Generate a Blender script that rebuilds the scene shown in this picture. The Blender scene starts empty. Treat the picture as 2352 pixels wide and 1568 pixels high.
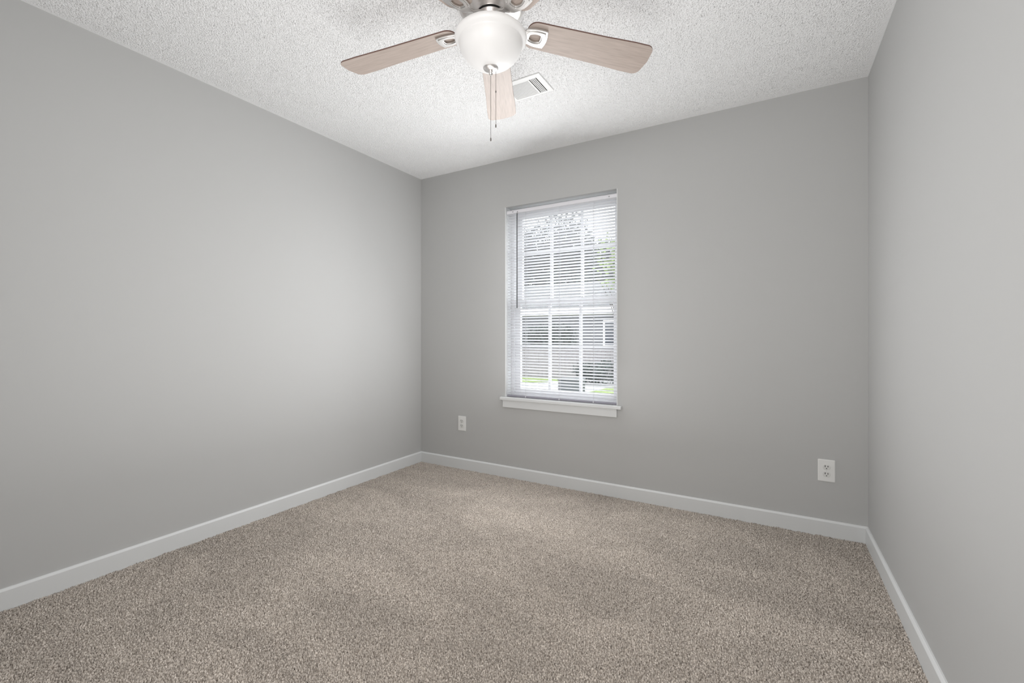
import bpy, bmesh, math, random
import numpy as np
from mathutils import Vector, Matrix

# ------------------------------------------------------------------ camera, world, lights, exposure
SC = bpy.context.scene
COL = SC.collection
R_ = math.radians
LEFT, RIGHT, BACK, FRONT, CEIL = -2.624, 0.441, 2.953, -0.55, 2.44
CAM_H = 1.082

cam = bpy.data.cameras.new('camera')
cam.sensor_width = 36.0
cam.lens = 1024.9 / 2352 * 36.0
cam.shift_y = -12.1 / 2352
cam.clip_start = 0.02
cam_o = bpy.data.objects.new('camera', cam)
COL.objects.link(cam_o)
cam_o.location = (0, 0, CAM_H)
cam_o.rotation_euler = (R_(90), 0, R_(30.1))
SC.camera = cam_o

world = bpy.data.worlds.new('overcast_sky')
SC.world = world
world.use_nodes = True
wn = world.node_tree.nodes
bg = wn['Background']
bg.inputs['Color'].default_value = (0.975, 0.98, 1.0, 1)
bg.inputs['Strength'].default_value = 5.6

def light(name, kind, loc, energy, rot=(0, 0, 0), size=None, size_y=None, color=(1, 1, 1), radius=None):
    l = bpy.data.lights.new(name, kind)
    l.energy = energy
    l.color = color
    if kind == 'AREA':
        l.shape = 'RECTANGLE'
        l.size, l.size_y = size, size_y
    if radius is not None:
        l.shadow_soft_size = radius
    o = bpy.data.objects.new(name, l)
    COL.objects.link(o)
    o.location = loc
    o.rotation_euler = rot
    return o

# area lights added inside the blind for extra daylight: left, right, down and up
light('window_daylight_fill', 'AREA', (-1.45, 2.82, 1.34), 9.8, (R_(-90), 0, R_(-27)), 0.5, 1.1, (0.985, 0.99, 1.0))
light('window_daylight_fill', 'AREA', (-1.24, 2.82, 1.22), 14.0, (R_(-90), 0, R_(20)), 0.5, 1.1, (0.985, 0.99, 1.0))
light('window_daylight_fill', 'AREA', (-1.332, 2.70, 1.346), 6.5, (R_(-60), 0, 0), 0.86, 0.9, (0.985, 0.99, 1.0))
light('window_daylight_fill', 'AREA', (-1.332, 2.72, 1.20), 0.8, (R_(-120), 0, 0), 0.86, 0.8, (0.985, 0.99, 1.0))
# two soft fills added behind the camera, in front of the closed wall
light('rear_fill_right', 'AREA', (-0.1, -0.54, 1.40), 25.0, (R_(90), 0, 0), 0.9, 1.7, (1.0, 0.985, 0.97))
light('rear_fill_left', 'AREA', (-1.3, -0.54, 1.40), 9.5, (R_(90), 0, R_(-35)), 0.9, 1.5, (1.0, 0.99, 0.98))
# added area light aimed up, standing in for bounce on the ceiling
light('ceiling_fill', 'AREA', (-1.15, 1.40, 0.40), 10.5, (R_(180), 0, 0), 1.1, 1.8)

SC.view_settings.view_transform = 'Standard'
SC.view_settings.look = 'None'
SC.view_settings.gamma = 1.0
SC.view_settings.use_curve_mapping = False
SC.view_settings.exposure = 0.0

# ------------------------------------------------------------------ materials
def lin(r, g, b):
    f = lambda c: (c / 255 / 12.92) if c / 255 <= 0.04045 else ((c / 255 + 0.055) / 1.055) ** 2.4
    return (f(r), f(g), f(b), 1)

def mat(name, col, rough=0.6, metal=0.0, spec=0.5, emit=None, emit_s=0.0):
    m = bpy.data.materials.new(name)
    m.use_nodes = True
    b = m.node_tree.nodes['Principled BSDF']
    b.inputs['Base Color'].default_value = col if len(col) == 4 else (*col, 1)
    b.inputs['Roughness'].default_value = rough
    b.inputs['Metallic'].default_value = metal
    b.inputs['Specular IOR Level'].default_value = spec
    if emit:
        b.inputs['Emission Color'].default_value = (*emit, 1)
        b.inputs['Emission Strength'].default_value = emit_s
    return m

def nodes(m):
    return m.node_tree.nodes, m.node_tree.links, m.node_tree.nodes['Principled BSDF']

def add_bump(m, scale, strength, dist=0.001, detail=3):
    n, l, b = nodes(m)
    tc = n.new('ShaderNodeTexCoord')
    t = n.new('ShaderNodeTexNoise')
    t.inputs['Scale'].default_value = scale
    t.inputs['Detail'].default_value = detail
    bp = n.new('ShaderNodeBump')
    bp.inputs['Strength'].default_value = strength
    bp.inputs['Distance'].default_value = dist
    l.new(tc.outputs['Object'], t.inputs['Vector'])
    l.new(t.outputs['Fac'], bp.inputs['Height'])
    l.new(bp.outputs['Normal'], b.inputs['Normal'])

def add_mottle(m, scale, c0, c1, detail=2, lo=0.3, hi=0.7, stretch=None):
    n, l, b = nodes(m)
    tc = n.new('ShaderNodeTexCoord')
    t = n.new('ShaderNodeTexNoise')
    t.inputs['Scale'].default_value = scale
    t.inputs['Detail'].default_value = detail
    r = n.new('ShaderNodeValToRGB')
    r.color_ramp.elements[0].position, r.color_ramp.elements[1].position = lo, hi
    r.color_ramp.elements[0].color, r.color_ramp.elements[1].color = c0, c1
    if stretch:
        mp = n.new('ShaderNodeMapping')
        mp.inputs['Scale'].default_value = stretch
        l.new(tc.outputs['Object'], mp.inputs['Vector'])
        l.new(mp.outputs['Vector'], t.inputs['Vector'])
    else:
        l.new(tc.outputs['Object'], t.inputs['Vector'])
    l.new(t.outputs['Fac'], r.inputs['Fac'])
    l.new(r.outputs['Color'], b.inputs['Base Color'])
    return t, r

M = {}
M['wall'] = mat('grey_wall_paint', (0.495, 0.4955, 0.490), 0.75, spec=0.25)
add_bump(M['wall'], 260, 0.06, 0.0006)
M['ceiling'] = mat('popcorn_ceiling_white', (0.85, 0.85, 0.85), 0.9, spec=0.1)
M['trim'] = mat('white_trim_paint', (0.70, 0.71, 0.71), 0.4, spec=0.4)
M['vinyl'] = mat('white_vinyl', (0.82, 0.82, 0.84), 0.4)
M['metal_white'] = mat('white_enamel', (0.80, 0.80, 0.79), 0.45)
M['nickel'] = mat('brushed_nickel', (0.86, 0.835, 0.82), 0.32, metal=1.0)
M['nickel_iron'] = mat('satin_nickel', (0.70, 0.685, 0.67), 0.36, metal=1.0)
M['chain'] = mat('chain_metal', (0.22, 0.20, 0.19), 0.4, metal=0.8)
M['dark'] = mat('dark_slot', (0.012, 0.012, 0.012), 0.8)
M['blade_edge'] = mat('blade_edge_brown', lin(112, 84, 76), 0.5)
M['plate'] = mat('outlet_plastic', (0.80, 0.80, 0.785), 0.35)
M['plate_face'] = mat('receptacle_plastic', (0.70, 0.70, 0.68), 0.4)
M['wand'] = mat('smoky_wand', (0.06, 0.06, 0.065), 0.25)
M['cord'] = mat('ladder_cord', (0.66, 0.66, 0.68), 0.8)
M['rail_dark'] = mat('blind_bottom_rail_grey', (0.30, 0.29, 0.335), 0.45)
M['rail'] = mat('blind_rail_enamel', (0.78, 0.77, 0.80), 0.45)

# blade wood
M['wood'] = mat('pale_maple_blade', (0.55, 0.44, 0.38), 0.45, spec=0.3)
add_mottle(M['wood'], 6.0, lin(170, 156, 147), lin(187, 173, 164), 4, 0.3, 0.7, (1.5, 26, 26))

# blind slats: enamel over thin vinyl, some light comes through
m = mat('blind_slat_vinyl', (0.88, 0.88, 0.89), 0.45)
n, l, b = nodes(m)
tr = n.new('ShaderNodeBsdfTranslucent')
tr.inputs['Color'].default_value = (0.88, 0.88, 0.9, 1)
mx = n.new('ShaderNodeMixShader')
mx.inputs['Fac'].default_value = 0.42
l.new(b.outputs[0], mx.inputs[1])
l.new(tr.outputs[0], mx.inputs[2])
l.new(mx.outputs[0], n['Material Output'].inputs['Surface'])
M['slat'] = m

# window glass: thin, mostly transparent
m = bpy.data.materials.new('window_glass')
m.use_nodes = True
n, l = m.node_tree.nodes, m.node_tree.links
n.clear()
o = n.new('ShaderNodeOutputMaterial')
t = n.new('ShaderNodeBsdfTransparent')
t.inputs['Color'].default_value = (0.93, 0.95, 0.95, 1)
g = n.new('ShaderNodeBsdfGlossy')
g.inputs['Roughness'].default_value = 0.02
mx = n.new('ShaderNodeMixShader')
mx.inputs['Fac'].default_value = 0.04
l.new(t.outputs[0], mx.inputs[1])
l.new(g.outputs[0], mx.inputs[2])
l.new(mx.outputs[0], o.inputs['Surface'])
M['glass'] = m

# frosted lamp bowl, lit from inside
m = mat('frosted_bowl_glass', (0.86, 0.85, 0.84), 0.35, emit=(1.0, 0.985, 0.97), emit_s=0.07)
M['bowl'] = m

# carpet: heathered beige pile, speckle contrast raised to paint shade between tufts
m = mat('beige_carpet_pile', (0.3, 0.26, 0.22), 0.95, spec=0.05)
n, l, b = nodes(m)
tc = n.new('ShaderNodeTexCoord')
t1 = n.new('ShaderNodeTexNoise')
t1.inputs['Scale'].default_value = 170
t1.inputs['Detail'].default_value = 2
r1 = n.new('ShaderNodeValToRGB')
r1.color_ramp.elements[0].position, r1.color_ramp.elements[1].position = 0.32, 0.66
r1.color_ramp.elements[0].color = (0.24, 0.204, 0.172, 1)
r1.color_ramp.elements[1].color = (0.80, 0.725, 0.65, 1)
t2 = n.new('ShaderNodeTexNoise')
t2.inputs['Scale'].default_value = 1.6
t2.inputs['Detail'].default_value = 3
t2.inputs['Distortion'].default_value = 0.8
r2 = n.new('ShaderNodeValToRGB')
r2.color_ramp.elements[0].position, r2.color_ramp.elements[1].position = 0.36, 0.64
r2.color_ramp.elements[0].color = (0.90, 0.90, 0.90, 1)
r2.color_ramp.elements[1].color = (1.07, 1.07, 1.07, 1)
mpn = n.new('ShaderNodeMapping')
mpn.inputs['Rotation'].default_value = (0, 0, R_(25))
mpn.inputs['Scale'].default_value = (1.0, 2.2, 1)
mul = n.new('ShaderNodeMix')
mul.data_type = 'RGBA'
mul.blend_type = 'MULTIPLY'
mul.inputs['Factor'].default_value = 1.0
l.new(tc.outputs['Object'], t1.inputs['Vector'])
l.new(tc.outputs['Object'], mpn.inputs['Vector'])
l.new(mpn.outputs['Vector'], t2.inputs['Vector'])
l.new(t1.outputs['Fac'], r1.inputs['Fac'])
l.new(t2.outputs['Fac'], r2.inputs['Fac'])
l.new(r1.outputs['Color'], mul.inputs['A'])
l.new(r2.outputs['Color'], mul.inputs['B'])
l.new(mul.outputs['Result'], b.inputs['Base Color'])
M['carpet'] = m

# outdoors
M['concrete'] = mat('pale_concrete', (0.42, 0.41, 0.40), 0.9)
add_mottle(M['concrete'], 3, (0.20, 0.20, 0.20, 1), (0.27, 0.265, 0.265, 1))
M['lawn'] = mat('lawn_green', (0.2, 0.3, 0.08), 0.95)
add_mottle(M['lawn'], 9, (0.10, 0.145, 0.04, 1), (0.16, 0.2, 0.065, 1))
M['bark'] = mat('bark', (0.045, 0.038, 0.032), 0.9)
M['leaf_dark'] = mat('leaf_dark', (0.022, 0.034, 0.029), 0.7)
M['leaf_mid'] = mat('leaf_mid', (0.030, 0.046, 0.036), 0.7)
M['leaf_bright'] = mat('leaf_bright', (0.15, 0.22, 0.045), 0.6)
M['siding'] = mat('house_siding', (0.11, 0.11, 0.125), 0.8)
M['shingle'] = mat('roof_shingle', (0.075, 0.078, 0.082), 0.9)
M['fascia'] = mat('white_fascia', (0.8, 0.78, 0.8), 0.6)
M['fence'] = mat('weathered_fence', (0.16, 0.148, 0.152), 0.85)
M['house_glass'] = mat('dark_house_window', (0.05, 0.055, 0.07), 0.2)
M['cabinet'] = mat('grey_steel', (0.06, 0.066, 0.07), 0.6)

# ------------------------------------------------------------------ mesh helpers
class MB:
    def __init__(self):
        self.v, self.f, self.mi = [], [], []

    def add(self, vs, fs, mi=0):
        o = len(self.v)
        self.v += [tuple(p) for p in vs]
        self.f += [tuple(i + o for i in f) for f in fs]
        self.mi += [mi] * len(fs)

    def box(self, x0, x1, y0, y1, z0, z1, mi=0, M4=None):
        vs = [Vector((x, y, z)) for z in (z0, z1) for y in (y0, y1) for x in (x0, x1)]
        if M4:
            vs = [M4 @ p for p in vs]
        self.add(vs, [(0, 2, 3, 1), (4, 5, 7, 6), (0, 1, 5, 4), (2, 6, 7, 3), (0, 4, 6, 2), (1, 3, 7, 5)], mi)

    def lathe(self, prof, n=64, c=(0, 0, 0), mi=0):
        vs, fs = [], []
        for r, z in prof:
            for k in range(n):
                a = 2 * math.pi * k / n
                vs.append((c[0] + r * math.cos(a), c[1] + r * math.sin(a), c[2] + z))
        for i in range(len(prof) - 1):
            for k in range(n):
                k2 = (k + 1) % n
                fs.append((i * n + k, i * n + k2, (i + 1) * n + k2, (i + 1) * n + k))
        self.add(vs, fs, mi)

    def tube(self, pts, r, n=10, mi=0):
        pts = [Vector(p) for p in pts]
        rs = r if isinstance(r, (list, tuple)) else [r] * len(pts)
        vs, fs = [], []
        for i, p in enumerate(pts):
            d = (pts[min(i + 1, len(pts) - 1)] - pts[max(i - 1, 0)]).normalized()
            u = d.orthogonal().normalized() if i == 0 else (u - d * u.dot(d)).normalized()
            w = d.cross(u)
            for k in range(n):
                a = 2 * math.pi * k / n
                vs.append(p + (u * math.cos(a) + w * math.sin(a)) * rs[i])
        for i in range(len(pts) - 1):
            for k in range(n):
                k2 = (k + 1) % n
                fs.append((i * n + k, i * n + k2, (i + 1) * n + k2, (i + 1) * n + k))
        fs.append(tuple(range(n))[::-1])
        fs.append(tuple((len(pts) - 1) * n + k for k in range(n)))
        self.add(vs, fs, mi)

    def prism(self, poly, z0, z1, M4=None, mi=0, mi_side=None):
        k = len(poly)
        vs = [Vector((p[0], p[1], z0)) for p in poly] + [Vector((p[0], p[1], z1)) for p in poly]
        if M4:
            vs = [M4 @ p for p in vs]
        o = len(self.v)
        self.add(vs, [tuple(range(k))[::-1], tuple(range(k, 2 * k))], mi)
        self.f += [(o + i, o + (i + 1) % k, o + k + (i + 1) % k, o + k + i) for i in range(k)]
        self.mi += [mi if mi_side is None else mi_side] * k

    def ring(self, outer, inner, z0, z1, M4=None, mi=0):
        # plate with a hole: outer and inner outlines with the same number of points
        k = len(outer)
        vs = [Vector((p[0], p[1], z)) for z in (z0, z1) for p in list(outer) + list(inner)]
        if M4:
            vs = [M4 @ p for p in vs]
        fs = []
        for i in range(k):
            j = (i + 1) % k
            fs.append((i, k + i, k + j, j))
            fs.append((2 * k + i, 2 * k + j, 3 * k + j, 3 * k + i))
            fs.append((i, j, 2 * k + j, 2 * k + i))
            fs.append((k + i, 3 * k + i, 3 * k + j, k + j))
        self.add(vs, fs, mi)

    def build(self, name, mats, parent=None, loc=(0, 0, 0), smooth=None, bevel=None, seg=2):
        me = bpy.data.meshes.new(name)
        me.from_pydata(self.v, [], self.f)
        mats = mats if isinstance(mats, (list, tuple)) else [mats]
        for m in mats:
            me.materials.append(m)
        if len(mats) > 1:
            me.polygons.foreach_set('material_index', self.mi)
        bm = bmesh.new()
        bm.from_mesh(me)
        bmesh.ops.recalc_face_normals(bm, faces=bm.faces)
        bm.to_mesh(me)
        bm.free()
        if smooth is not None:
            me.polygons.foreach_set('use_smooth', [True] * len(me.polygons))
            me.set_sharp_from_angle(angle=R_(smooth))
        me.update()
        o = bpy.data.objects.new(name, me)
        COL.objects.link(o)
        o.location = loc
        if parent:
            o.parent = parent
        if bevel:
            b = o.modifiers.new('bevel', 'BEVEL')
            b.width, b.segments, b.limit_method = bevel, seg, 'ANGLE'
            b.harden_normals = False
        return o

def thing(name, label, cat, loc=(0, 0, 0), group=None, rotz=0):
    o = bpy.data.objects.new(name, None)
    o.empty_display_size = 0.05
    COL.objects.link(o)
    o.location = loc
    o.rotation_euler = (0, 0, rotz)
    return tag(o, label, cat, group)

def tag(o, label, cat, group=None, kind=None):
    o['label'], o['category'] = label, cat
    if group:
        o['group'] = group
    if kind:
        o['kind'] = kind
    return o

def struct(o, label, cat):
    return tag(o, label, cat, kind='structure')

def grid_mesh(name, x0, x1, y0, y1, step, H, mat_, flip=False):
    ny, nx = H.shape
    xs = np.linspace(x0, x1, nx)
    ys = np.linspace(y0, y1, ny)
    X, Y = np.meshgrid(xs, ys)
    co = np.stack([X, Y, H], -1).astype(np.float32).reshape(-1, 3)
    i = np.arange((ny - 1) * nx).reshape(ny - 1, nx)[:, :-1].ravel()
    q = np.stack([i, i + 1, i + nx + 1, i + nx], -1)
    if flip:
        q = q[:, ::-1]
    q = q.astype(np.int32)
    me = bpy.data.meshes.new(name)
    me.vertices.add(len(co))
    me.vertices.foreach_set('co', co.ravel())
    me.loops.add(q.size)
    me.loops.foreach_set('vertex_index', q.ravel())
    me.polygons.add(len(q))
    me.polygons.foreach_set('loop_start', np.arange(0, q.size, 4, dtype=np.int32))
    me.polygons.foreach_set('use_smooth', np.ones(len(q), dtype=bool))
    me.update(calc_edges=True)
    me.materials.append(mat_)
    o = bpy.data.objects.new(name, me)
    COL.objects.link(o)
    return o

def band_noise(ny, nx, step, lo, hi, seed):
    # noise with detail between wavelengths lo and hi (metres), unit variance
    rng = np.random.default_rng(seed)
    f = np.fft.rfft2(rng.standard_normal((ny, nx)))
    fy = np.fft.fftfreq(ny, step)[:, None]
    fx = np.fft.rfftfreq(nx, step)[None, :]
    k = np.sqrt(fx * fx + fy * fy) + 1e-9
    w = np.exp(-(k * lo * 0.8) ** 2) * (1 - np.exp(-(k * hi) ** 2))
    n = np.fft.irfft2(f * w, s=(ny, nx))
    return (n - n.mean()) / n.std()

# ------------------------------------------------------------------ room shell
OX0, OX1, OZ0, OZ1 = -1.774, -0.891, 0.592, 2.075      # window opening in the back wall
TH = 0.19

FX, FY = -0.910, 1.411                                  # ceiling fan axis
VX0, VX1, VY0, VY1 = -1.284, -1.032, 2.052, 2.240       # ceiling vent outline

STEP = 0.0022
nx, ny = int((RIGHT - LEFT) / STEP) + 1, int((BACK - FRONT) / STEP) + 1
FS = 0.002
fx_, fy_ = int((RIGHT - LEFT) / FS) + 1, int((BACK - FRONT) / FS) + 1
h = band_noise(fy_, fx_, FS, 0.0047, 0.0110, 3)
h = 0.0135 * np.clip(0.52 * h + 0.6, -0.4, 1.0) + 0.0006 * h + 0.0010 * band_noise(fy_, fx_, FS, 0.05, 0.2, 4) - 0.0125
floor = grid_mesh('floor', LEFT, RIGHT, FRONT, BACK, FS, h, M['carpet'])
struct(floor, 'beige cut pile carpet covering the whole floor', 'floor')

h = band_noise(ny, nx, STEP, 0.0050, 0.011, 7)
pop = 0.0050 - 0.0085 * np.clip(-h - 0.62, 0, 1.1) + 0.0004 * h
xs, ys = np.linspace(LEFT, RIGHT, nx), np.linspace(FRONT, BACK, ny)
XX, YY = np.meshgrid(xs, ys)
pop[(XX > VX0 - .004) & (XX < VX1 + .004) & (YY > VY0 - .004) & (YY < VY1 + .004)] = 0
edge = np.minimum(np.minimum(XX - LEFT, RIGHT - XX), BACK - YY)
pop *= np.clip(edge / 0.09, 0, 1) ** 0.7
pop[(XX - FX) ** 2 + (YY - FY) ** 2 < 0.14 ** 2] = 0
ceil = grid_mesh('ceiling', LEFT, RIGHT, FRONT, BACK, STEP, CEIL - pop, M['ceiling'], True)
struct(ceil, 'white popcorn textured ceiling above the fan', 'ceiling')

def wall(name, label, boxes):
    b = MB()
    for q in boxes:
        b.box(*q)
    return struct(b.build(name, M['wall']), label, 'wall')

ZT = CEIL + 0.1
wall('wall_left', 'plain light grey wall on the left of the room', [(LEFT - TH, LEFT, FRONT - TH, BACK + TH, -0.1, ZT)])
wall('wall_right', 'plain light grey wall on the right of the room', [(RIGHT, RIGHT + TH, FRONT - TH, BACK + TH, -0.1, ZT)])
wall('wall_front', 'plain light grey wall behind the camera', [(LEFT, RIGHT, FRONT - TH, FRONT, -0.1, ZT)])
wall('wall_back', 'warm grey wall with the window and two outlets', [
    (LEFT, OX0, BACK, BACK + TH, -0.1, ZT), (OX1, RIGHT, BACK, BACK + TH, -0.1, ZT),
    (OX0, OX1, BACK, BACK + TH, -0.1, OZ0), (OX0, OX1, BACK, BACK + TH, OZ1, ZT)])

# baseboards: flat board, a small step, then a rounded cap
BH, BT = 0.086, 0.013
prof = [(0, -0.02), (BT, -0.02), (BT, BH - 0.009), (BT - 0.0015, BH - 0.006),
        (BT - 0.008, BH), (0, BH)]

def baseboard(name, label, p0, p1, nrm):
    b = MB()
    k = len(prof)
    p0, p1, nrm = Vector((*p0, 0)), Vector((*p1, 0)), Vector((*nrm, 0))
    d = (p1 - p0).normalized()
    vs = []
    for p, s in ((p0, 1), (p1, -1)):
        for t, z in prof:
            vs.append(p + nrm * t + Vector((0, 0, z)) + d * (t * s))     # mitred ends
    b.add(vs, [tuple(range(k)), tuple(range(k, 2 * k))] + [(i, (i + 1) % k, k + (i + 1) % k, k + i) for i in range(k)])
    return struct(b.build(name, M['trim'], smooth=25), label, 'baseboard')

baseboard('baseboard_left', 'white baseboard along the left wall', (LEFT, FRONT), (LEFT, BACK), (1, 0))
baseboard('baseboard_back', 'white baseboard under the window wall', (LEFT, BACK), (RIGHT, BACK), (0, -1))
baseboard('baseboard_right', 'white baseboard along the right wall', (RIGHT, BACK), (RIGHT, FRONT), (-1, 0))
baseboard('baseboard_front', 'white baseboard on the wall behind the camera', (RIGHT, FRONT), (LEFT, FRONT), (0, 1))

# ------------------------------------------------------------------ window
GX0, GX1 = -1.692, -0.949
b = MB()
yf0, yf1 = BACK + 0.085, BACK + TH
b.box(OX0, OX0 + 0.034, yf0, yf1, 0.615, OZ1)
b.box(OX1 - 0.034, OX1, yf0, yf1, 0.615, OZ1)
b.box(OX0 + 0.034, OX1 - 0.034, yf0, yf1, OZ1 - 0.03, OZ1)
b.box(OX0 + 0.034, OX1 - 0.034, yf0, yf1, 0.615, 0.64)
win = b.build('window_1', M['vinyl'], bevel=0.002)
struct(win, 'white double hung window with muntin bars behind the blind', 'window')

def sash(name, y, z0, z1, gz0, gz1, zm):
    sx0, sx1 = OX0 + 0.034, OX1 - 0.034
    b = MB()
    b.box(sx0, GX0, y, y + 0.028, z0, z1)
    b.box(GX1, sx1, y, y + 0.028, z0, z1)
    b.box(GX0, GX1, y, y + 0.028, z0, gz0)
    b.box(GX0, GX1, y, y + 0.028, gz1, z1)
    o = b.build(name, M['vinyl'], win, bevel=0.002)
    g = MB()
    g.box(GX0 - 0.004, GX1 + 0.004, y + 0.012, y + 0.016, gz0 - 0.004, gz1 + 0.004)
    g.build('glass_pane', M['glass'], o)
    m = MB()
    w3 = (GX1 - GX0) / 3
    for k in (1, 2):
        m.box(GX0 + k * w3 - 0.010, GX0 + k * w3 + 0.010, y + 0.005, y + 0.023, gz0, gz1)
    m.box(GX0, GX1, y + 0.006, y + 0.022, zm - 0.010, zm + 0.010)
    m.build('muntin_grid', M['vinyl'], o)

sash('lower_sash', BACK + 0.098, 0.640, 1.368, 0.672, 1.326, 1.006)
sash('upper_sash', BACK + 0.130, 1.330, OZ1 - 0.030, 1.368, 2.015, 1.738)

b = MB()
b.box(-1.808, -0.861, BACK - 0.026, BACK - 0.0005, 0.592, 0.615)
b.box(OX0 + 0.0005, OX1 - 0.0005, BACK - 0.001, BACK + 0.084, 0.5925, 0.615)
st = b.build('window_stool', M['trim'], win, bevel=0.004)
b = MB()
b.box(-1.787, -0.893, BACK - 0.015, BACK - 0.0005, 0.537, 0.592)
b.box(-1.787, -0.893, BACK - 0.018, BACK - 0.0005, 0.584, 0.592)
b.build('window_apron', M['trim'], win, bevel=0.002)

for x0, x1 in ((OX0 + 0.0003, OX0 + 0.006), (OX1 - 0.006, OX1 - 0.0003)):
    b = MB()
    b.box(x0, x1, BACK - 0.0005, BACK + 0.084, 0.6155, OZ1 - 0.0005)
    b.build('jamb_liner', M['trim'], win)

# ------------------------------------------------------------------ mini blind
blind = thing('mini_blind', 'white metal mini blind lowered over the window with slats half open', 'blind', (-1.3325, BACK + 0.027, 0.616))
BW = (OX1 - OX0) / 2 - 0.0075
zt = 2.047 - 0.616
b = MB()
b.box(-BW, BW, -0.014, 0.014, zt - 0.024, zt)
hr = b.build('headrail', M['rail'], blind, bevel=0.0015)
for sx in (-1, 1):
    for dx in (0.052, 0.058):
        b = MB()
        b.box(sx * (BW - dx) - 0.001, sx * (BW - dx) + 0.001, -0.0147, -0.0135, zt - 0.016, zt - 0.008)
        b.build('bracket_slot', M['dark'], hr)
b = MB()
PITCH, NS, TILT, SW = 0.0214, 65, R_(26), 0.025
for k in range(NS):
    zc = 0.028 + k * (zt - 0.024 - 0.034) / (NS - 1)
    top, bot = [], []
    for i in range(5):
        s = (i / 4 - 0.5) * SW
        crown = 0.0016 * (1 - (2 * s / SW) ** 2)
        # room-side edge high, outer edge low, bowed upwards
        y = s * math.cos(TILT) + crown * math.sin(TILT)
        z = -s * math.sin(TILT) + crown * math.cos(TILT)
        top.append((y, zc + z + 0.00015))
        bot.append((y, zc + z - 0.00015))
    loop = top + bot[::-1]
    vs = [(-BW + 0.002, y, z) for y, z in loop] + [(BW - 0.002, y, z) for y, z in loop]
    q = len(loop)
    b.add(vs, [(i, (i + 1) % q, q + (i + 1) % q, q + i) for i in range(q)] + [tuple(range(q)), tuple(range(q, 2 * q))])
b.build('slat_panel', M['slat'], blind, smooth=40)
b = MB()
b.box(-BW + 0.002, BW - 0.002, -0.012, 0.012, 0.001, 0.014)
br = b.build('bottom_rail', M['rail_dark'], blind, bevel=0.003)
for dx in (-0.27, 0.006, 0.265):
    b = MB()
    b.lathe([(0.0005, 0.004), (0.0045, 0.004), (0.0045, 0.012), (0.0005, 0.012)], 12, (dx, -0.010, -0.0005))
    b.build('rail_button', M['rail'], br)
for sx in (-1, 1):
    b = MB()
    x0 = sx * (BW - 0.001)
    b.box(min(x0, x0 + sx * 0.004), max(x0, x0 + sx * 0.004), -0.0125, 0.0125, 0.0005, 0.0145)
    b.build('rail_end_cap', M['rail'], br)
for dx in (-0.27, 0.006, 0.265):
    b = MB()
    for y in (-0.0128, 0.0128):
        b.tube([(dx, y, 0.008), (dx, y, zt - 0.02)], 0.0007, 6)
    b.tube([(dx + 0.004, -0.0134, 0.008), (dx + 0.004, -0.0134, zt - 0.02)], 0.0006, 6)
    b.build('ladder_cord', M['cord'], blind)
b = MB()
wx = -1.670 + 1.3325
b.tube([(wx, -0.022, zt - 0.03), (wx, -0.022, 0.68)], 0.0036, 6)
b.tube([(wx, -0.022, zt - 0.031), (wx, -0.020, zt - 0.018), (wx, -0.013, zt - 0.012)], 0.0015, 6)
wd = b.build('tilt_wand', M['wand'], blind)
wd['label'] = 'dark grey tilt wand'

# ------------------------------------------------------------------ outlets
def rounded(w, hgt, r, n=5, cx=0, cy=0):
    pts = []
    for sx, sy, a0 in ((1, 1, 0), (-1, 1, 90), (-1, -1, 180), (1, -1, 270)):
        for k in range(n + 1):
            a = R_(a0 + 90 * k / n)
            pts.append((cx + sx * (w / 2 - r) + r * math.cos(a), cy + sy * (hgt / 2 - r) + r * math.sin(a)))
    return pts

WALLM = Matrix(((1, 0, 0, 0), (0, 0, -1, 0), (0, 1, 0, 0), (0, 0, 0, 1)))   # plate x,y -> wall x,z ; depth -> -y

def outlet(x, z, label):
    t = thing('wall_outlet', label, 'outlet', (x, BACK, z), 'duplex outlets on the window wall')
    b = MB()
    b.prism(rounded(0.078, 0.120, 0.004), 0.0005, 0.0025, WALLM)
    b.prism(rounded(0.072, 0.114, 0.004), 0.0025, 0.0055, WALLM)
    b.build('cover_plate', M['plate'], t, bevel=0.0012)
    for s in (1, -1):
        cy = s * 0.0195
        pts = []
        for k in range(40):                       # round face with flat top and bottom
            a = 2 * math.pi * k / 40
            pts.append((0.0172 * math.cos(a), cy + max(-0.0140, min(0.0140, 0.0172 * math.sin(a)))))
        b = MB()
        b.prism(pts, 0.0055, 0.0078, WALLM)
        f = b.build('receptacle', M['plate_face'], t, bevel=0.0006)
        for sx, hh in ((-0.0063, 0.0095), (0.0063, 0.0078)):
            b = MB()
            b.prism([(sx - 0.0016, cy + 0.0005), (sx + 0.0016, cy + 0.0005), (sx + 0.0016, cy + 0.0005 + hh), (sx - 0.0016, cy + 0.0005 + hh)], 0.0074, 0.0080, WALLM)
            b.build('slot', M['dark'], f)
        b = MB()
        b.prism([(0.0027 * math.cos(R_(a)), cy - 0.0072 + (0.0027 if a <= 180 else 0.0022) * math.sin(R_(a))) for a in range(0, 360, 20)], 0.0074, 0.0080, WALLM)
        b.build('ground_hole', M['dark'], f)
    b = MB()
    b.prism([(0.003 * math.cos(R_(a)), 0.003 * math.sin(R_(a))) for a in range(0, 360, 24)], 0.0055, 0.0066, WALLM)
    b.build('screw', M['plate_face'], t)

outlet(-2.1825, 0.370, 'white duplex outlet on the wall between the corner and the window')
outlet(0.262, 0.353, 'white duplex outlet low on the window wall beside the right wall')

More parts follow.
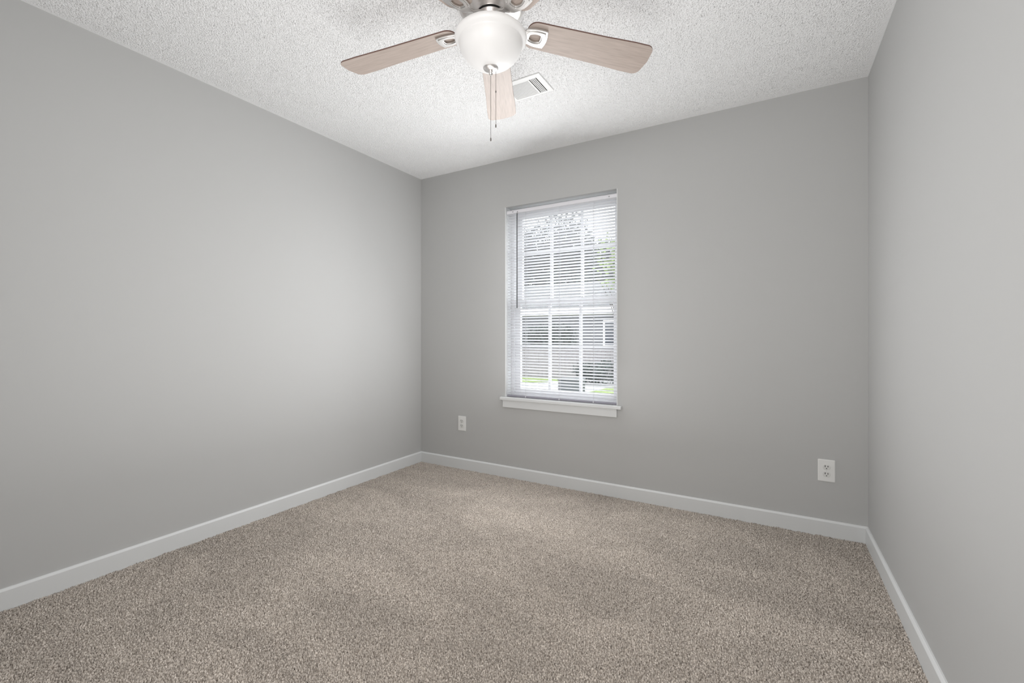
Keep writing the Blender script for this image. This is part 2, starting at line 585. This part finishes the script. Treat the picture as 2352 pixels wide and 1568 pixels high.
# ------------------------------------------------------------------ ceiling vent
vent = thing('ceiling_vent', 'white metal air register on the ceiling behind the fan', 'vent', ((VX0 + VX1) / 2, (VY0 + VY1) / 2, CEIL))
vw, vh = (VX1 - VX0) / 2, (VY1 - VY0) / 2
lx0, lx1, ly0, ly1 = -vw + 0.032, vw - 0.030, -vh + 0.031, vh - 0.018
b = MB()
rect = lambda x0, x1, y0, y1: [(x0, y0), (x1, y0), (x1, y1), (x0, y1)]
b.ring(rect(-vw, vw, -vh, vh), rect(lx0, lx1, ly0, ly1), -0.007, -0.0005)
dv = lx1 - 0.047
b.box(dv - 0.005, dv + 0.004, ly0, ly1, -0.007, -0.001)
b.build('frame', M['metal_white'], vent, bevel=0.0015)
b = MB()
b.box(lx0, lx1, ly0, ly1, -0.0016, -0.0006)  # black plate painting the darkness of the duct; no hole is cut
b.build('duct_dark_plate', M['dark'], vent)
b = MB()
nl = 13
for k in range(nl):
    yc = ly0 + (k + 0.5) * (ly1 - ly0) / nl
    hw = (ly1 - ly0) / nl * 0.27
    b.add([(x, yc + dy, z) for x in (lx0, dv - 0.005) for dy, z in ((-hw, -0.0050), (hw, -0.0066), (hw, -0.0061), (-hw, -0.0045))],
          [(0, 1, 5, 4), (1, 2, 6, 5), (2, 3, 7, 6), (3, 0, 4, 7), (0, 3, 2, 1), (4, 5, 6, 7)])
b.build('long_louver', M['metal_white'], vent)
b = MB()
for k in range(1, 5):
    xc = dv + 0.004 + k * (lx1 - dv - 0.004) / 5
    b.box(xc - 0.0021, xc + 0.0021, ly0, ly1, -0.0066, -0.0018)
b.build('short_louver', M['metal_white'], vent)
b = MB()
b.lathe([(0.0001, -0.0082), (0.003, -0.0078), (0.0036, -0.0068)], 12, (vw - 0.012, 0.0, 0))
b.build('screw', M['nickel'], vent)
b = MB()
b.lathe([(0.0001, -0.0082), (0.003, -0.0078), (0.0036, -0.0068)], 12, (-vw + 0.012, 0.0, 0))
b.build('screw', M['nickel'], vent)

# ------------------------------------------------------------------ ceiling fan
fan = thing('ceiling_fan', 'five blade ceiling fan in brushed nickel with frosted bowl light', 'ceiling fan', (FX, FY, CEIL))
b = MB()
b.lathe([(0.001, -0.0005), (0.122, -0.0005), (0.128, -0.006), (0.130, -0.03), (0.130, -0.088), (0.1335, -0.091), (0.1335, -0.097),
         (0.129, -0.100), (0.129, -0.105), (0.1335, -0.108), (0.1335, -0.114), (0.128, -0.118), (0.127, -0.124),
         (0.118, -0.134), (0.100, -0.140), (0.078, -0.142), (0.066, -0.146), (0.060, -0.1505), (0.054, -0.1515)], 96)
b.build('motor_housing', M['nickel'], fan, smooth=35)
b = MB()
b.lathe([(0.050, -0.149), (0.0485, -0.152), (0.0485, -0.158), (0.050, -0.160)], 64)
b.build('motor_slot', M['dark'], fan, smooth=40)
b = MB()
b.lathe([(0.048, -0.157), (0.054, -0.158), (0.056, -0.161), (0.056, -0.180), (0.053, -0.184), (0.046, -0.185), (0.046, -0.200),
         (0.06, -0.204), (0.098, -0.214), (0.108, -0.222), (0.108, -0.230), (0.05, -0.231)], 80)
b.build('light_fitter', M['nickel'], fan, smooth=35)

b = MB()
prof_o = [(0.108, -0.2235), (0.118, -0.2245), (0.128, -0.2285), (0.134, -0.2345), (0.1355, -0.2405), (0.1345, -0.2465), (0.130, -0.2525),
          (0.123, -0.2570), (0.1195, -0.2600), (0.1190, -0.2640), (0.1180, -0.2720), (0.1145, -0.2840), (0.1080, -0.2960),
          (0.0980, -0.3090), (0.0850, -0.3215), (0.0690, -0.3330), (0.0500, -0.3430), (0.0300, -0.3500), (0.0120, -0.3530)]
prof_i = [(r - 0.003, z + 0.0035) for r, z in prof_o[2:-1]][::-1]
b.lathe(prof_o + prof_i, 96)
b.build('glass_bowl', M['bowl'], fan, smooth=50)
b = MB()
b.lathe([(0.0005, -0.349), (0.027, -0.3495), (0.0285, -0.352), (0.026, -0.3555), (0.018, -0.359), (0.009, -0.3605), (0.007, -0.362),
         (0.0085, -0.3645), (0.0085, -0.367), (0.0055, -0.3685), (0.0075, -0.371), (0.0070, -0.374), (0.0040, -0.378), (0.0005, -0.380)], 40)
fin = b.build('finial', M['nickel'], fan, smooth=40)

def chain(x, y, z0, z1, zb=None):
    b = MB()
    zz = z0
    while zz > z1 + 0.012:
        b.lathe([(0.00005, 0.0013), (0.0009, 0.0009), (0.0013, 0), (0.0009, -0.0009), (0.00005, -0.0013)], 6, (x, y, zz))
        zz -= 0.0034
    b.tube([(x, y, z0), (x, y, z1 + 0.01)], 0.00045, 4)
    c = b.build('pull_chain', M['chain'], fan, smooth=60)
    b = MB()
    b.lathe([(0.0004, 0.013), (0.0022, 0.011), (0.0027, 0.004), (0.002, 0.0), (0.0004, -0.001)], 12, (x, y, z1))
    b.build('chain_pull', M['chain'], c, smooth=40)
    if zb:
        b = MB()
        b.lathe([(0.0004, 0.004), (0.0022, 0.003), (0.0022, -0.003), (0.0004, -0.004)], 10, (x, y, zb))
        b.build('chain_connector', M['chain'], c, smooth=40)

yaw = R_(30.1)
rx, ry = math.cos(yaw), math.sin(yaw)
chain(0.0, 0.0, -0.381, 1.815 - CEIL)
chain(0.019 * rx, 0.019 * ry, -0.357, 1.866 - CEIL, 2.00 - CEIL)

PITCH_B, DROOP = math.tan(R_(10.8)), 0.019 / 0.48
ZB = 2.239 - CEIL

def warp(p, pitch=1.0):
    x, y, z = p
    return Vector((x, y, ZB + z - (x - 0.18) * DROOP - y * PITCH_B * pitch))

# blade outline: rounded root, slight widening, rounded tip
out = []
W0, W1, RA, RB = 0.058, 0.071, 0.140, 0.664
def arc(cx, cy, r, a0, a1, n=8):
    return [(cx + r * math.cos(R_(a0 + (a1 - a0) * k / n)), cy + r * math.sin(R_(a0 + (a1 - a0) * k / n))) for k in range(n + 1)]
out += arc(RA + 0.035, -W0 + 0.035, 0.035, 180, 270)
out += [(0.30, -W0 - 0.003), (0.45, -W0 - 0.007), (0.57, -W1)]
out += arc(RB - 0.036, -W1 + 0.030, 0.030, 270, 345)
out += [(RB, 0.0)]
out += arc(RB - 0.036, W1 - 0.030, 0.030, 15, 90)
out += [(0.57, W1), (0.45, W0 + 0.007), (0.30, W0 + 0.003)]
out += arc(RA + 0.035, W0 - 0.035, 0.035, 90, 180)

def shield(r0, r1, w0, w1, bulge, k=8):
    # rounded trapezoid: inner end r0 (half width w0) to outer end r1 (half width w1)
    pts = []
    for i in range(k + 1):
        t = i / k
        pts.append((r0 + (r1 - r0) * t, -(w0 + (w1 - w0) * t + 0.006 * math.sin(math.pi * t))))
    for i in range(1, k):
        t = i / k
        y = -w1 + 2 * w1 * t
        pts.append((r1 + bulge * math.sin(math.pi * t), y))
    for i in range(k + 1):
        t = 1 - i / k
        pts.append((r0 + (r1 - r0) * t, w0 + (w1 - w0) * t + 0.006 * math.sin(math.pi * t)))
    for i in range(1, k):
        t = i / k
        y = w0 - 2 * w0 * t
        pts.append((r0 - bulge * 0.4 * math.sin(math.pi * t), y))
    return pts

bb = MB()
bb.prism(out, 0.0, 0.0065, None, 0, 1)
bb.v = [tuple(warp(p)) for p in bb.v]
ib = MB()
so, si = shield(0.132, 0.216, 0.026, 0.038, 0.007), shield(0.153, 0.193, 0.0095, 0.0135, 0.002)
s2o, s2i = shield(0.139, 0.209, 0.0195, 0.0300, 0.006), shield(0.149, 0.197, 0.0125, 0.0165, 0.003)
ib.ring(so, si, -0.0080, -0.0005)
ib.ring(s2o, s2i, -0.0110, -0.0075)
ib.v = [tuple(warp(p)) for p in ib.v]
# curved arm from the hub under the motor out to the plate
path = [(0.050, -0.1715, 0.017, 0.0045), (0.070, -0.1765, 0.013, 0.005), (0.088, -0.1850, 0.0115, 0.0055), (0.105, -0.1960, 0.013, 0.005),
        (0.128, ZB - (0.128 - 0.18) * DROOP - 0.007, 0.022, 0.004), (0.146, ZB - 0.005, 0.027, 0.003)]
vs, fs = [], []
for i, (r, z, hw, ht) in enumerate(path):
    tw = PITCH_B * min(1, i / 4)
    for y, dz in ((-hw, -ht), (-hw * 0.5, -ht * 1.5), (hw * 0.5, -ht * 1.5), (hw, -ht), (hw, ht * 0.6), (-hw, ht * 0.6)):
        vs.append((r, y, z + dz * 0.8 - y * tw))
for i in range(len(path) - 1):
    for k in range(6):
        fs.append((i * 6 + k, i * 6 + (k + 1) % 6, (i + 1) * 6 + (k + 1) % 6, (i + 1) * 6 + k))
fs += [tuple(range(6)), tuple((len(path) - 1) * 6 + k for k in range(6))]
ib.add(vs, fs)
A0 = 90 + 30.1 - 2.6
blade0 = bb.build('blade', [M['wood'], M['blade_edge']], fan, bevel=0.0008, seg=1)
iron0 = ib.build('blade_iron', M['nickel_iron'], fan, smooth=35, bevel=0.0012)
for k in range(5):
    for src in (blade0, iron0):
        o = src
        if k:
            o = src.copy()
            COL.objects.link(o)
            o.parent = fan
        o.rotation_euler = (0, 0, R_(A0 - 72 * k))

# ------------------------------------------------------------------ outdoors, seen through the blind
GZ = -0.40
b = MB()
b.box(-45, 25, BACK + 0.6, 60, GZ - 0.2, GZ)
struct(b.build('driveway', M['concrete']), 'pale concrete drive outside the window', 'driveway')
b = MB()
for poly in ([(-30, 12.2), (-7.2, 12.2), (-5.6, 13.6), (-5.4, 19.2), (-30, 19.2)], [(-4.3, 9.6), (8, 9.6), (8, 14), (-3.8, 14)]):
    b.prism(poly, GZ, GZ + 0.02)
struct(b.build('lawn', M['lawn']), 'bright green lawn edge beside the concrete drive', 'lawn')

house = thing('house', 'single storey grey house with white fascia beyond the fence', 'house', (-8, 21, GZ))
HY = -1.6
b = MB()
b.box(-8, 8, HY, HY + 7.5, 0, 2.5)
b.build('wall', M['siding'], house)
b = MB()
b.add([(-8.4, HY - 0.5, 2.78), (8.4, HY - 0.5, 2.78), (8.4, HY + 3.75, 4.35), (-8.4, HY + 3.75, 4.35), (-8.4, HY + 8, 2.78), (8.4, HY + 8, 2.78),
       (-8.4, HY - 0.5, 2.70), (8.4, HY - 0.5, 2.70), (-8.4, HY + 8, 2.70), (8.4, HY + 8, 2.70)],
      [(0, 1, 2, 3), (3, 2, 5, 4), (0, 6, 7, 1), (4, 5, 9, 8), (6, 8, 9, 7), (0, 3, 4, 8, 6), (1, 7, 9, 5, 2)])
b.build('roof', M['shingle'], house)
b = MB()
b.box(-8.4, 8.4, HY - 0.56, HY - 0.5, 2.46, 2.80)
b.box(-8.4, 8.4, HY - 0.5, HY, 2.46, 2.5)
b.build('fascia', M['fascia'], house)
for wx in (-5.0, 2.05):
    b = MB()
    b.ring(rect(wx - 0.55, wx + 0.55, 1.0, 2.2), rect(wx - 0.47, wx + 0.47, 1.08, 2.12), -HY - 0.02 + 0.0, -HY + 0.05, Matrix(((1, 0, 0, 0), (0, 0, -1, 0), (0, 1, 0, 0), (0, 0, 0, 1))))
    w = b.build('window', M['fascia'], house)
    b = MB()
    b.box(wx - 0.47, wx + 0.47, HY - 0.02, HY + 0.0, 1.08, 2.12)
    b.build('pane', M['house_glass'], w)

b = MB()
x = -16.0
while x < 1.5:
    b.box(x, x + 0.138, 14.25, 14.27, GZ + 0.03, GZ + 1.06)
    x += 0.145
b.box(-16, 1.5, 14.27, 14.31, GZ + 0.25, GZ + 0.33)
b.box(-16, 1.5, 14.27, 14.31, GZ + 0.8, GZ + 0.88)
x = -16.0
while x < 1.6:
    b.box(x, x + 0.09, 14.31, 14.40, GZ, GZ + 1.0)
    x += 2.4
tag(b.build('fence', M['fence']), 'weathered board fence between the lawn and the house', 'fence')

def leaves(c, rad, n, size, seed, squash=0.8):
    rng = np.random.default_rng(seed)
    d = rng.standard_normal((n, 3))
    d /= np.linalg.norm(d, axis=1)[:, None]
    # several overlapping lobes give the crown an uneven edge
    lobes = np.clip(rng.standard_normal((9, 3)) * 0.42, -0.55, 0.55)
    pick = rng.integers(0, 9, n)
    p = (lobes[pick] + d * (rng.random((n, 1)) ** 0.4) * 0.62) * np.array(rad) + np.array(c)
    u = rng.standard_normal((n, 3)); u /= np.linalg.norm(u, axis=1)[:, None]
    w = np.cross(u, rng.standard_normal((n, 3))); w /= np.linalg.norm(w, axis=1)[:, None]
    s = size * (0.6 + 0.8 * rng.random((n, 1)))
    q = np.stack([p - u * s, p - w * s * 0.45, p + u * s, p + w * s * 0.45], 1).reshape(-1, 3)
    return q

def plant(name, label, cat, loc, rad, ch, n, size, leafmat, seed, trunk=0.0, group=None):
    t = thing(name, label, cat, (*loc, GZ), group)
    q = leaves((0, 0, ch), rad, n, size, seed)
    b = MB()
    b.add(q, [(4 * i, 4 * i + 1, 4 * i + 2, 4 * i + 3) for i in range(n)])
    b.build('foliage', leafmat, t)
    rnd = random.Random(seed)
    b = MB()
    if trunk:
        b.tube([(0, 0, -0.05), (0.03, 0.02, ch * 0.35), (-0.04, 0.05, ch * 0.7), (0.02, 0, ch)], [trunk, trunk * 0.8, trunk * 0.6, trunk * 0.25], 10)
        for k in range(6):
            a = rnd.random() * 6.28
            z0 = ch * (0.45 + 0.08 * k)
            b.tube([(0, 0, z0), (math.cos(a) * rad[0] * 0.4, math.sin(a) * rad[1] * 0.4, z0 + ch * 0.18), (math.cos(a) * rad[0] * 0.75, math.sin(a) * rad[1] * 0.75, z0 + ch * 0.3)],
                   [trunk * 0.4, trunk * 0.25, trunk * 0.08], 6)
        b.build('trunk', M['bark'], t)
    else:
        for k in range(4):
            a = rnd.random() * 6.28
            b.tube([(0, 0, 0), (math.cos(a) * rad[0] * 0.5, math.sin(a) * rad[1] * 0.5, ch)], [0.02, 0.008], 5)
        b.build('stem', M['bark'], t)
    return t

G = 'trees behind the house'
plant('tree', 'dark tree rising behind the left end of the house roof', 'tree', (-23.4, 31.5), (2.2, 2.4, 3.2), 6.8, 6000, 0.16, M['leaf_dark'], 11, 0.25, G)
plant('tree', 'tallest dark tree behind the middle of the house roof', 'tree', (-15.8, 31.0), (4.0, 2.4, 4.0), 7.6, 15000, 0.17, M['leaf_dark'], 12, 0.22, G)
plant('tree', 'lower dark tree behind the right end of the house roof', 'tree', (-12.4, 37.6), (3.3, 2.4, 3.0), 7.0, 10000, 0.18, M['leaf_mid'], 13, 0.2, G)
plant('tree', 'broad low tree standing far behind the house at the right', 'tree', (-5.4, 37.0), (2.4, 2.4, 2.7), 5.6, 6000, 0.16, M['leaf_mid'], 14, 0.2, G)
plant('young_tree', 'small tree with bright yellow green leaves nearest the window', 'tree', (-3.35, 11.2), (0.75, 0.75, 0.85), 3.15, 650, 0.07, M['leaf_bright'], 21, 0.045)
plant('hedge_bush', 'tall dark bush behind the fence at the middle of the house', 'bush', (-7.9, 16.3), (1.25, 0.7, 0.75), 1.15, 3500, 0.07, M['leaf_dark'], 31, 0, 'bushes by the fence')
plant('hedge_bush', 'tall grey green bush behind the fence toward the left of the window', 'bush', (-9.9, 16.3), (1.0, 0.7, 0.7), 1.1, 3000, 0.07, M['leaf_mid'], 32, 0, 'bushes by the fence')
plant('shrub', 'low dark shrub on the concrete in front of the fence', 'shrub', (-4.75, 13.3), (0.75, 0.4, 0.34), 0.36, 1800, 0.05, M['leaf_dark'], 33, 0)

cab = thing('equipment_cabinet', 'low grey metal cabinet standing on the concrete drive outside', 'cabinet', (-4.45, 10.75, GZ), None, R_(8))
b = MB()
b.box(-0.30, 0.30, -0.22, 0.22, 0.03, 0.36)
b.build('body', M['cabinet'], cab, bevel=0.01)
b = MB()
b.box(-0.32, 0.32, -0.24, 0.24, 0.36, 0.39)
b.build('lid', M['cabinet'], cab, bevel=0.01)
b = MB()
b.box(-0.34, 0.34, -0.26, 0.26, 0.0, 0.03)
b.build('base_pad', M['concrete'], cab)
